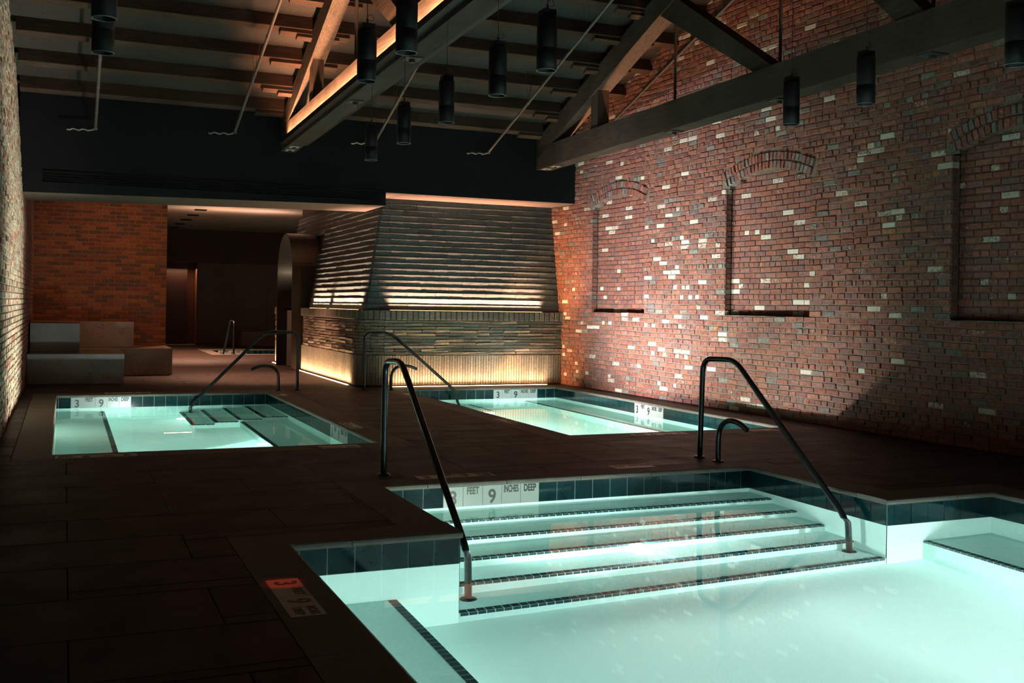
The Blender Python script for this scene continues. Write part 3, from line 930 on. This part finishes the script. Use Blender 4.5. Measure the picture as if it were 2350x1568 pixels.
# upright base bricks, thin split-face rows, soldier cap, stepped courses
BASE = (0.184,0.1564,0.1196); SPLIT = (0.18,0.15,0.1164); CAP = (0.1288,0.1176,0.09856); UP = (0.048,0.060,0.060)
lay(pieces(path_lower, .0, .02, .50, .0475, .006, .05, qshade(BASE), rnd, jit=.002), 'base_brick', BX, M['clad'], jit=.004, ch=(.10,.01,.1))
it = []
for r_ in range(11):
    it += pieces(path_lower, .0, .525+r_*.0525, .0525, .495, .006, .06, qshade(SPLIT), rnd, phase=(.25 if r_ % 2 else 0)+.08, jit=.007)
lay(it, 'split_brick', BX, M['clad'], jit=.10, ch=(.006,.10,.22), nvar=9)
lay(pieces(path_lower, -.022, 1.103, .162, .0965, .009, .16, qshade(CAP), rnd, jit=.002), 'cap_brick', BX, M['clad'], jit=.010, ch=(.16,.05,.08))
it = []
def rough_front(items, name, parent, m, limit=300):
    """long bricks whose upper front edge is broken in an uneven line"""
    items = sorted(items, key=lambda t: (t[0]-Vector((0,0,H))).length)
    shapes = []
    for v in range(10):
        rr = random.Random(v+100); K = 16; vs = []
        e = 0; prof = []
        for k in range(K+1):
            e = e*.72 + rr.uniform(-.5,.5)*.55; prof.append(e)
        for k in range(K+1):
            x = -.5 + k/K; e_ = prof[k]
            vs += [(x,-.5,-.5),(x,-.5,.5+.01*e_),(x,.44+.04*e_,.5+.03*e_),(x,.5,.47+.05*e_),(x,.5,-.5)]
        fs = []
        for k in range(K):
            for j in range(4):
                a_ = k*5+j; fs.append((a_, a_+5, a_+6, a_+1))
        fs += [(0,1,2,3,4), tuple(K*5+i for i in (4,3,2,1,0))]
        shapes.append((vs, fs))
    cache = {}
    for i, (c, U, V, Wd, l, h, d, col) in enumerate(items[:limit]):
        k = (i % 10, col)
        if k not in cache:
            b = MB(); b.add(shapes[i % 10][0], shapes[i % 10][1], col=col); me = b.mesh(name); me.materials.append(m); cache[k] = me
        link(name, cache[k], parent, None, mw=Matrix(((U.x*l,V.x*h,Wd.x*d,c.x),(U.y*l,V.y*h,Wd.y*d,c.y),(U.z*l,V.z*h,Wd.z*d,c.z),(0,0,0,1))))
    if items[limit:]:
        b = MB()
        for i, (c, U, V, Wd, l, h, d, col) in enumerate(items[limit:]):
            s_ = shapes[i % 10]; b.add([c+U*(p[0]*l)+V*(p[1]*h)+Wd*(p[2]*d) for p in s_[0]], s_[1], col=col)
        b.build(name+'work', m, parent)['kind'] = 'stuff'
for r_ in range(20):
    it += pieces(path_upper, .13+.0195*r_, 1.268+r_*.1, .1, .495, .004, .10, qshade(UP), rnd, phase=(.25 if r_ % 2 else 0)+.12, jit=.0015)
rough_front(it, 'stepped_brick', BX, M['clad'])
# light strips: in the floor along the foot, and behind the lip of the ledge
b = MB(); b.box(4.95,16.535,.001,7.78,16.560,.006); b.build('light_strip', M['led_floor'], BX)['label'] = 'glowing floor strip along the front'
b = MB()
for y0, y1 in ((17.12,21.15),(22.92,23.95)): b.box(4.350,y0,.001,4.382,y1,.006)
b.build('light_strip', M['led_floor'], BX)['label'] = 'glowing floor strip along the side'
b = MB(); b.box(4.95,16.668,1.264,7.72,16.678,1.267); b.build('light_strip', M['led_shelf'], BX)['label'] = 'recessed ledge light on the front'
b = MB()
for y0, y1 in ((16.98,19.05),(19.3,20.7),(23.1,23.9)): b.box(4.488,y0,1.264,4.498,y1,1.267)
b.build('light_strip', M['led_shelf'], BX)['label'] = 'recessed ledge light on the side'
LW = (1.0,.52,.33)
lamp('ledge_lamp_front','AREA',(6.33,16.672,1.275),125,LW,aim=(0,.22,1),sx=2.76,sy=.012,spread=64)
for y0, y1 in ((16.98,19.05),(19.3,20.7),(23.1,23.9)):
    o = lamp('ledge_lamp_side','AREA',(4.492,(y0+y1)/2,1.275),42*(y1-y0),(1.0,.62,.42),sx=.012,sy=y1-y0,spread=64); o.rotation_euler = (0, math.radians(180+12), 0)
lamp('foot_lamp_front','AREA',(6.36,16.52,.012),38,(1.0,.64,.38),aim=(0,.16,1),sx=2.8,sy=.02,spread=110)
for y0, y1 in ((17.12,21.15),(22.92,23.95)):
    o = lamp('foot_lamp_side','AREA',(4.366,(y0+y1)/2,.012),15*(y1-y0),(1.0,.64,.36),sx=.02,sy=y1-y0,spread=110); o.rotation_euler = (0, math.radians(180+8), 0)

# arched portal through the side of the block
PT = empty('arched_portal', (4.25,22.0,0), 'bronze barrel-shaped doorway in the side of the dark brick-clad block', 'doorway')
yc, hw, spring, crown = 22.04, .79, 2.02, 2.80
def arch_pts(r_off, n=28):
    pts = [(yc-hw-r_off,0),(yc-hw-r_off,spring)]
    for k in range(1, n):
        a = PI - PI*k/n
        pts.append((yc+(hw+r_off)*math.cos(a), spring+(crown-spring+r_off)*math.sin(a)))
    pts += [(yc+hw+r_off,spring),(yc+hw+r_off,0)]; return pts
b = MB(); ip, op = arch_pts(0), arch_pts(.022); n = len(ip)
vs = [(4.235,y,z) for y,z in ip]+[(4.235,y,z) for y,z in op]+[(5.3,y,z) for y,z in ip]+[(5.3,y,z) for y,z in op]
fs = []
for i in range(n-1):
    fs += [(i,i+1,n+i+1,n+i),(2*n+i,2*n+i+1,i+1,i),(n+i,n+i+1,3*n+i+1,3*n+i)]
b.add(vs, fs, smooth=False)
bo = b.build('barrel', M['bronze'], PT)
b = MB(); li = arch_pts(-.004)
vs = [(4.238,y,z) for y,z in li]+[(5.24,y,z) for y,z in li]
b.add(vs, [(i,i+1,n+i+1,n+i) for i in range(n-1)], smooth=True); b.build('liner', mat('dark_polished_liner',(0.05,0.043,0.034),.30,metal=.85), PT)
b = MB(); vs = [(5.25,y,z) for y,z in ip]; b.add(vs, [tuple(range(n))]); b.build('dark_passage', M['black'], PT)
lamp('portal_lamp','AREA',(4.75,21.6,2.3),60,(1.0,.84,.64),aim=(-.3,.5,1),sx=.1,sy=.3)

# ================================================================== HEADER WALL, SOFFITS, BACK ROOM
b = MB()
b.quad((-.62,16.2,2.862),(4.71,16.2,2.945),(4.71,16.2,4.6),(-.62,16.2,4.6))
b.quad((4.71,16.2,3.155),(8.2,16.2,3.155),(8.2,16.2,4.6),(4.71,16.2,4.6))
b.quad((4.71,16.2,2.945),(4.71,17.45,2.945),(4.71,17.45,3.155),(4.71,16.2,3.155))
hd = b.build('wall_header', M['navy']); tag(hd, kind='structure')
b = MB()
b.quad((-.62,16.202,2.86),(-.62,17.55,2.86),(4.71,17.45,2.943),(4.71,16.202,2.943))
b.quad((4.71,16.202,3.153),(4.71,17.6,3.153),(8.2,17.6,3.153),(8.2,16.202,3.153))
b.quad((4.71,17.45,2.943),(-.62,17.55,2.86),(-.62,17.55,3.62),(4.71,17.45,3.62))
so = b.build('trim_2', mat('soffit_paint',(0.115,0.085,0.07),.85,spec=.1)); tag(so, kind='structure')
b = MB()
b.quad((-.62,17.45,3.62),(9.2,17.45,3.62),(9.2,34.3,3.62),(-.62,34.3,3.62))
sf = b.build('ceiling', M['plaster']); tag(sf, kind='structure')
for y, wh in zip((24.9,26.6,28.3,30.0,31.7,33.3), ('nearest','second','third','fourth','fifth','farthest')):
    b = MB(); b.box(2.90,y-.12,3.600,3.17,y+.12,3.62); b.box(2.93,y-.09,3.596,3.14,y+.09,3.602)
    o = b.build('ceiling_vent', M['black']); tag(o, wh+' of the six small dark slots in the back room ceiling', 'vent', 'row of ceiling slots')
b = MB()
b.quad((3.84,34.0,0),(9.2,34.0,0),(9.2,34.0,2.60),(3.84,34.0,2.60))
b.quad((9.2,24.0,0),(9.2,34.0,0),(9.2,34.0,3.62),(9.2,24.0,3.62)); 
bw = b.build('wall_far', M['panel']); tag(bw, kind='structure')
for k in range(5):
    b = MB(); b.box(3.845+k*1.07,33.975,.03,3.845+(k+1)*1.07-.008,34.0,2.59,ch=.003); b.build('panel', M['panel'], bw)
b = MB(); b.box(1.8,33.96,2.60,9.2,34.05,3.62); o = b.build('trim_1', M['panel_dark']); tag(o, kind='structure')
b = MB()
b.quad((3.80,34.0,0),(3.84,34.0,0),(3.84,34.0,2.6),(3.80,34.0,2.6)); b.quad((3.80,34.9,0),(3.80,34.0,0),(3.80,34.0,2.6),(3.80,34.9,2.6))
b.quad((3.58,34.86,0),(3.80,34.86,0),(3.80,34.86,2.6),(3.58,34.86,2.6))
o = b.build('door_frame', M['reveal']); 
d1 = MB(); d1.box(1.8,34.5,0,3.56,34.56,2.6); dd = d1.build('door_1', mat('dark_red_door',(0.03,0.010,0.008),.5)); tag(dd, kind='structure')
o.parent = dd
b = MB(); b.quad((1.8,34.0,.001),(3.8,34.0,.001),(3.8,34.95,.001),(1.8,34.95,.001)); b.quad((1.8,35.0,0),(3.9,35.0,0),(3.9,35.0,2.7),(1.8,35.0,2.7))
b.quad((1.8,34.0,2.6),(3.9,34.0,2.6),(3.9,35.0,2.6),(1.8,35.0,2.6))
b.build('threshold', M['plaster'], dd)
# lamps and added unseen fill of the back room
lamp('door_cove_lamp','AREA',(3.3,34.25,2.4),9,(1.0,.55,.3),aim=(0,0,-1),sx=.9,sy=.1)
lamp('back_room_fill','SPOT',(3.0,27.5,3.55),2600,(1.0,.50,.32),.04,(0,0,-1),110,.7)  # unseen, added to warm the back floor
lamp('back_room_fill','SPOT',(2.4,22.6,3.55),700,(1.0,.50,.32),.04,(.1,-.12,-1),105,.7)  # unseen, added for the same warm floor light
lamp('back_floor_fill','SPOT',(3.25,18.9,3.55),1500,(1.0,.50,.32),.04,(.05,.05,-1),64,.9)  # unseen, added for the warm patch of floor beside the block
lamp('brick_wall_fill','SPOT',(1.1,18.9,3.45),170,(1.0,.48,.24),.05,(-.1,.95,-.62),92,.9)  # unseen spot added to brighten the far brick wall
lamp('ceiling_wash','AREA',(3.9,26.2,2.95),55,(1.0,.62,.45),aim=(-.1,0,1),sx=.6,sy=2.5)

# linear grille in the header
GR = empty('air_grille', (-.25,16.2,3.09), 'long black slot grille across the dark header wall', 'vent')
b = MB(); b.quad((-.30,16.195,3.02),(4.63,16.195,3.02),(4.63,16.195,3.175),(-.30,16.195,3.165)); b.build('slot', M['black'], GR)
for z0,z1 in ((3.012,3.022),(3.168,3.18)):
    b = MB(); b.box(-.31,16.182,z0,4.64,16.2,z1); b.build('frame', M['navy'], GR)
for k in range(3):
    b = MB(); b.box(-.30,16.184,3.055+k*.035,4.63,16.196,3.059+k*.035); b.build('blade', M['metal_black'], GR)
for k in range(1,6):
    b = MB(); x = -.3+k*4.93/6; b.box(x-.006,16.183,3.02,x+.006,16.197,3.17); b.build('divider', M['metal_black'], GR)

# ================================================================== ROOF
b = MB()
YR2 = 2*RIDGE-16.3
b.quad((-1.2,16.4,z_deck(16.4)),(9.6,16.4,z_deck(16.4)),(9.6,RIDGE,z_deck(RIDGE)),(-1.2,RIDGE,z_deck(RIDGE)))
b.quad((-1.2,RIDGE,z_deck(RIDGE)),(9.6,RIDGE,z_deck(RIDGE)),(9.6,YR2,z_deck(16.3)),(-1.2,YR2,z_deck(16.3)))
rf = b.build('ceiling_roof', M['deckroof']); tag(rf, kind='structure')
b = MB(); b.quad((-1.2,-6.6,0),(9.6,-6.6,0),(9.6,-6.6,4.6),(-1.2,-6.6,4.6)); o = b.build('wall_front', M['mortar']); tag(o, kind='structure')
PYS = [16.0,15.31,14.60,13.86,13.15,12.45,11.75,11.05]
def tiltbox(b, x0, x1, y, zb, w, h, ch=.006):
    Mx = Matrix.Translation((0,y,zb)) @ Matrix.Rotation(-math.atan(SL), 4, 'X')
    b.box(x0,-w/2,0,x1,w/2,h,ch=ch,M=Mx)
for k, y in enumerate(PYS):
    for (x0, x1) in ((-.62,3.10),(3.14,7.36),(7.40,8.35)):
        if y == 16.0 and x0 > 7: continue
        b = MB(); tiltbox(b, x0, x1, y, z_purlin(y), .13, .20)
        b.build('roof_beam', M['wood_x'], rf)
# ================================================================== TRUSSES
def truss(x0, drift, wid, label, zc0, lows):
    """x0 = left face at y 16.3; the truss runs towards the viewer"""
    T = empty('roof_truss', (x0,16.3,zc0), label, 'truss', None)
    XT = lambda y: x0 + drift*(y-16.3)
    def prism(b, yz, xa, xb, ch=0):
        n = len(yz); vs = [(XT(y)+xa,y,z) for y,z in yz]+[(XT(y)+xb,y,z) for y,z in yz]
        fs = [tuple(range(n-1,-1,-1)), tuple(range(n,2*n))]+[(i,(i+1)%n,n+(i+1)%n,n+i) for i in range(n)]
        b.add(vs, fs); return b
    ye = -6.5; zt = zc0+.368
    b = MB(); prism(b, [(16.28,zc0),(16.28,zt),(ye,zt),(ye,zc0)][::-1], 0, wid); b.build('bottom_chord', M['wood_y'], T)
    zb = lambda y: 4.007+.33*(15.758-y); zr = lambda y: zb(y)+.335
    b = MB(); prism(b, [(16.28,zb(16.28)),(16.28,zr(16.28)),(RIDGE,zr(RIDGE)),(RIDGE,zb(RIDGE))], 0.0, wid-.02); b.build('rafter', M['wood_y'], T)
    b = MB(); prism(b, [(RIDGE,zb(RIDGE)),(RIDGE,zr(RIDGE)),(ye,zr(2*RIDGE-ye)),(ye,zb(2*RIDGE-ye))], 0.0, wid-.02); b.build('rafter', M['wood_y'], T)
    b = MB(); prism(b, [(14.12,zt),(14.12,zb(14.12)),(13.88,zb(13.88)),(13.88,zt)], .03, wid-.05); b.build('post', M['wood_z'], T)
    for ytop, yfoot in ((11.77,9.62),(9.47,7.32)):
        hh = .12; za, zf = zb(ytop), zt
        d = Vector((0,yfoot-ytop,zf-za)).normalized(); nrm = Vector((0,-d.z,d.y))*hh
        q = [(ytop+.18+nrm.y,za+nrm.z-.02),(yfoot+nrm.y-.0,zf+.0),(yfoot-nrm.y-.28,zf),(ytop-nrm.y,za-nrm.z+.14)]
        q = [(ytop+.22,zb(ytop+.22)),(ytop-.18,zb(ytop-.18)),(yfoot-.16,zt),(yfoot+.20,zt)]
        b = MB(); prism(b, q[::-1], .02, wid-.04); b.build('strut', M['wood_y'], T)
    for y in (11.77,9.47,7.17):
        b = MB(); b.tube([(XT(y)+wid/2,y,zc0-.03),(XT(y)+wid/2,y,zb(y)+.1)], .019, 10); b.build('tie_rod', M['iron'], T)
        b = MB(); b.box(XT(y)+.03,y-.09,zc0-.012,XT(y)+wid-.03,y+.09,zc0); 
        b.lathe((XT(y)+wid/2,y,zc0-.012),[(.032,0),(.032,-.03),(0,-.03)],6,smooth=False); b.build('washer_plate', M['iron'], T)
    for y in (15.98,15.62):
        b = MB(); b.box(XT(y)+.04,y-.075,zc0-.010,XT(y)+.17,y+.075,zc0); b.build('washer_plate', M['plate'], T)
        b = MB(); b.lathe((XT(y)+.105,y,zc0-.010),[(.028,0),(.028,-.02),(0,-.02)],6,smooth=False); b.build('bolt', M['iron'], T)
    for k, y in enumerate(PYS[:6]):       # packing blocks where the beams land on the rafter
        zp = z_purlin(y)
        for sx, l1, l2 in ((-1,.42,.20),(1,.30,.16)):
            xa = XT(y) + (0 if sx < 0 else wid-.02)
            b = MB(); tiltbox(b, min(xa,xa+sx*l1), max(xa,xa+sx*l1), y, zp-.055, .12, .055, .003); b.build('packing_block', M['wood_x'], T)
            if k % 2: b = MB(); tiltbox(b, min(xa,xa+sx*l2), max(xa,xa+sx*l2), y, zp-.10, .11, .045, .003); b.build('packing_block', M['wood_x'], T)
    for (side, m_) in lows:       # light channel along the chord
        xs = (0,-.095) if side < 0 else (wid, wid+.095)
        b = MB(); prism(b, [(15.7,zc0+.040),(15.7,zc0+.105),(ye,zc0+.105),(ye,zc0+.040)][::-1], min(xs), max(xs)); b.build('light_channel', M['metal_black'], T)
        e0 = xs[1]*.25+xs[0]*.75 if side < 0 else wid+.012
        b = MB(); 
        xa, xb = (-.055,-.040) if side < 0 else (wid+.070, wid+.085)
        yl0, yl1 = 15.6, 5.0; yc_ = (yl0+yl1)/2; A_ = lamp('truss_channel_lamp','AREA',(XT(yc_)+(xa+xb)/2, yc_, zc0+.114), m_, (1.0,.47,.25), sx=.02, sy=yl0-yl1, spread=110)
        A_.rotation_euler = Matrix.Rotation(-math.atan(drift),3,'Z').to_euler(); A_.rotation_euler = (Matrix.Rotation(-math.atan(drift),3,'Z') @ Matrix.Rotation(math.radians(180-10*side),3,'Y')).to_euler()
        m_ = M['led_truss']
        prism(b, [(15.65,zc0+.106),(15.65,zc0+.109),(1.0,zc0+.109),(1.0,zc0+.106)][::-1], xa, xb); b.build('light_strip', m_, T)
    return T
truss(3.025, .0215, .225, 'left timber roof truss, its side lit orange by a light channel', 3.69, [(-1,470),(1,170)])
truss(7.355, .036, .265, 'right timber roof truss, dark, close to the red brick wall', 3.69, [(1,110)])

# ================================================================== PENDANTS
def pendant(x, y, zb, label):
    o = empty('pendant_lamp', (x,y,zb), label, 'pendant lamp', 'black cylinder pendants')
    r = .065
    b = MB(); b.lathe((x,y,zb), [(r-.004,.07),(r-.004,0),(r,0),(r,.135),(r-.002,.137),(r,.139),(r,.335),(r-.006,.345),(0,.345)], 32); b.build('cylinder', M['metal_black'], o)
    b = MB(); b.lathe((x,y,zb), [(0,.068),(r-.004,.068)], 24); b.lathe((x,y,zb+.068), [(.03,-.002),(.034,-.012),(.030,-.02),(0,-.02)], 16); b.build('reflector', M['black'], o)
    b = MB(); b.lathe((x,y,zb), [(r-.004,.004),(r-.0045,-.001),(r+.0008,-.001),(r+.0008,.004)], 32); b.build('rim', M['rim'], o)
    b = MB(); b.box(x-.043,y-.043,zb+.345,x+.043,y+.043,zb+.385,ch=.004); b.build('cap', M['metal_black'], o)
    zt = z_purlin(y)+.15
    b = MB(); b.tube([(x,y,zb+.385),(x,y,zt)], .0028, 6)
    lp = [(x+.022+.022*math.cos(t), y, zb+.43+.022*math.sin(t)) for t in [PI+k*2*PI/10 for k in range(11)]]
    b.tube(lp, .0025, 6, caps=False); b.build('cable', M['iron'], o)
    b = MB(); b.lathe((x,y,zb+.385), [(.008,0),(.008,.03),(.004,.04)], 8); b.build('cable_grip', M['pipe'], o)
PD = [(.17,5.97,2.85,'black cylinder pendant at the top left, the nearer one cut by the frame'),
 (.189,6.80,2.85,'black cylinder pendant at the top left, just beyond the nearest one'),
 (1.841,6.84,2.85,'black cylinder pendant left of the lit truss beam, farther of that pair'),
 (1.844,5.96,2.85,'large black cylinder pendant hanging before the lit truss beam, cut by the frame top'),
 (2.90,10.55,2.85,'smallest black pendant, farthest in the row beside the lit truss'),
 (2.87,9.31,2.85,'second farthest black pendant in the row beside the lit truss'),
 (2.85,8.08,2.85,'black pendant in the middle of the row of five beside the lit truss'),
 (2.805,6.87,2.85,'second nearest black pendant in the row beside the lit truss'),
 (2.783,6.0,2.85,'nearest black pendant of the row of five, before the sprinkler pipe'),
 (5.341,6.83,2.85,'black pendant before the right truss beam, left of its neighbour'),
 (5.285,5.92,2.85,'black pendant before the right truss and brick wall, second from the right'),
 (5.233,4.58,2.85,'nearest black pendant, cut by the right edge of the frame')]
for p in PD: pendant(*p)

# ================================================================== SPRINKLER PIPES
def pipe(x, y1, z1, dx, label, up=11.0, r=.021, br=.32):
    o = empty('sprinkler_pipe', (x,y1,z1), label, 'pipe', 'sprinkler pipes under the roof')
    sl = .36
    b = MB(); pts = [(x+dx*(y1-y), y, z1+sl*(y1-y)) for y in (y1,(y1+up)/2,up)]; b.tube(pts, r, 12); b.build('pipe', M['pipe'], o)
    for t in (.12,.30,.48,.66,.84):
        y = y1+(up-y1)*t; c = Vector((x+dx*(y1-y),y,z1+sl*(y1-y)))
        b = MB(); b.lathe(c-Vector((0,-.02,.007)), [(r+.001,0),(r+.006,.004),(r+.006,.03),(r+.001,.034)], 12, (0,-1,sl)); b.build('coupling', M['pipe'], o)
        if t in (.30,.66):
            b = MB(); b.tube([c+Z_*r, (c.x-.06, c.y, z_deck(c.y))], .003, 5); b.tube([c+Z_*r, (c.x+.07, c.y, z_deck(c.y))], .003, 5); b.build('hanger', M['iron'], o)
    b = MB(); pts = [Vector((x,y1,z1)), Vector((x-.03,y1+.02,z1-.03))]+[Vector((x-.06-br*k/8, y1+.03, z1-.035-.012*math.sin(k*1.9)-.01*k/8)) for k in range(9)]
    b.tube(pts, .017, 8); b.build('hose', M['flex'], o)
    b = MB(); b.lathe((x,y1+.01,z1-.035), [(.0,.0),(.03,.0),(.03,.03),(.022,.05)], 12); b.build('elbow', M['pipe'], o)
pipe(.365,16.05,3.82,.0,'thin sprinkler pipe at the upper left, before the dark header',up=12.5)
pipe(2.31,16.05,3.92,.02,'sprinkler pipe left of the lit truss, ending in a hose at the header')
pipe(4.47,16.02,3.93,.0,'sprinkler pipe half hidden behind the lit truss and pendants',up=12.5)
pipe(6.42,16.05,3.92,.02,'long diagonal sprinkler pipe between the two trusses')
pipe(8.12,16.0,4.0,.02,'dark pipe on the brick gable behind the right truss',up=8.0,r=.02,br=.02)

# ================================================================== MARBLE BENCH BLOCKS
def block(x0,y0,z0,x1,y1,z1,m,label):
    b = MB(); b.box(x0,y0,z0,x1,y1,z1,ch=.004); o = b.build('marble_block', m); tag(o,label,'bench','stacked marble bench blocks')
block(-.54,18.15,0,.905,20.58,.482,M['marble'],'low wide grey marble seat block nearest the left pool')
block(.905,20.20,0,1.84,21.53,.482,M['marble_rose'],'low rose marble seat block at the right end, with dark veins')
block(-.54,20.60,0,.90,21.53,.48,M['marble_rose'],'marble seat block at the back under the two upright ones')
block(-.52,18.95,.484,.235,21.50,.957,M['marble'],'upper grey marble block at the left wall')
block(.245,20.62,.484,1.185,21.50,.957,M['marble_rose'],'upper rose marble block against the far brick wall')
block(5.06,33.0,0,7.2,33.9,.45,M['marble_rose'],'distant marble bench block in the back room')
# small camera at the top of the far brick wall
o = empty('security_camera',(-.42,21.4,3.30),'small dark dome camera high in the far left corner','camera')
b = MB(); b.lathe((-.40,21.45,3.36),[(.07,0),(.07,-.05),(.05,-.10),(0,-.13)],16); b.build('dome',M['black'],o)
b = MB(); b.box(-.47,21.38,3.36,-.33,21.53,3.39); b.build('mount',M['metal_black'],o)

# ================================================================== ADDED SPOTS OF THE NEAR ROOM
# added spot standing in for the left pool's light climbing the left wall
lamp('left_wall_fill','SPOT',(2.3,13.4,-.30),1500,(1.0,.95,.80),.05,(-1,.12,.62),90,.8,through=True)
lamp('band_fill','SPOT',(3.3,5.2,-.95),230,(.78,1,.84),.04,(-.05,1,.36),62,.7,through=True)  # added to brighten the foreground pool's far tile band and marker
lamp('band_fill','SPOT',(1.0,12.9,-.60),190,(.84,1,.95),.04,(-.12,1,.12),34,.8,through=True)  # added to brighten the left pool's far marker
lamp('band_fill','SPOT',(6.3,12.6,-.65),560,(.84,1,.96),.04,(.17,1,.14),30,.8,through=True)  # added to brighten the right-hand pool's far marker
# added spots standing in for light leaving the right-hand pool towards the brick wall
lamp('right_wall_fill','SPOT',(4.96,10.80,-.63),830,(1.0,.92,.88),.04,(1,.26,.40),92,.8,through=True)
lamp('right_wall_fill','SPOT',(4.96,13.7,-.04),2350,(1.0,.90,.91),.04,(1,.02,.55),84,1.0,through=True)
lamp('corner_fill_ledge','SPOT',(6.5,16.44,1.36),330,(1.0,.42,.16),.03,(1,0,.42),66,.8)  # added for the orange glow on the brick wall above the ledge
lamp('corner_fill_foot','SPOT',(6.5,16.42,.07),230,(1.0,.42,.16),.03,(1,0,.35),60,.8)  # added for the orange glow low on the brick wall
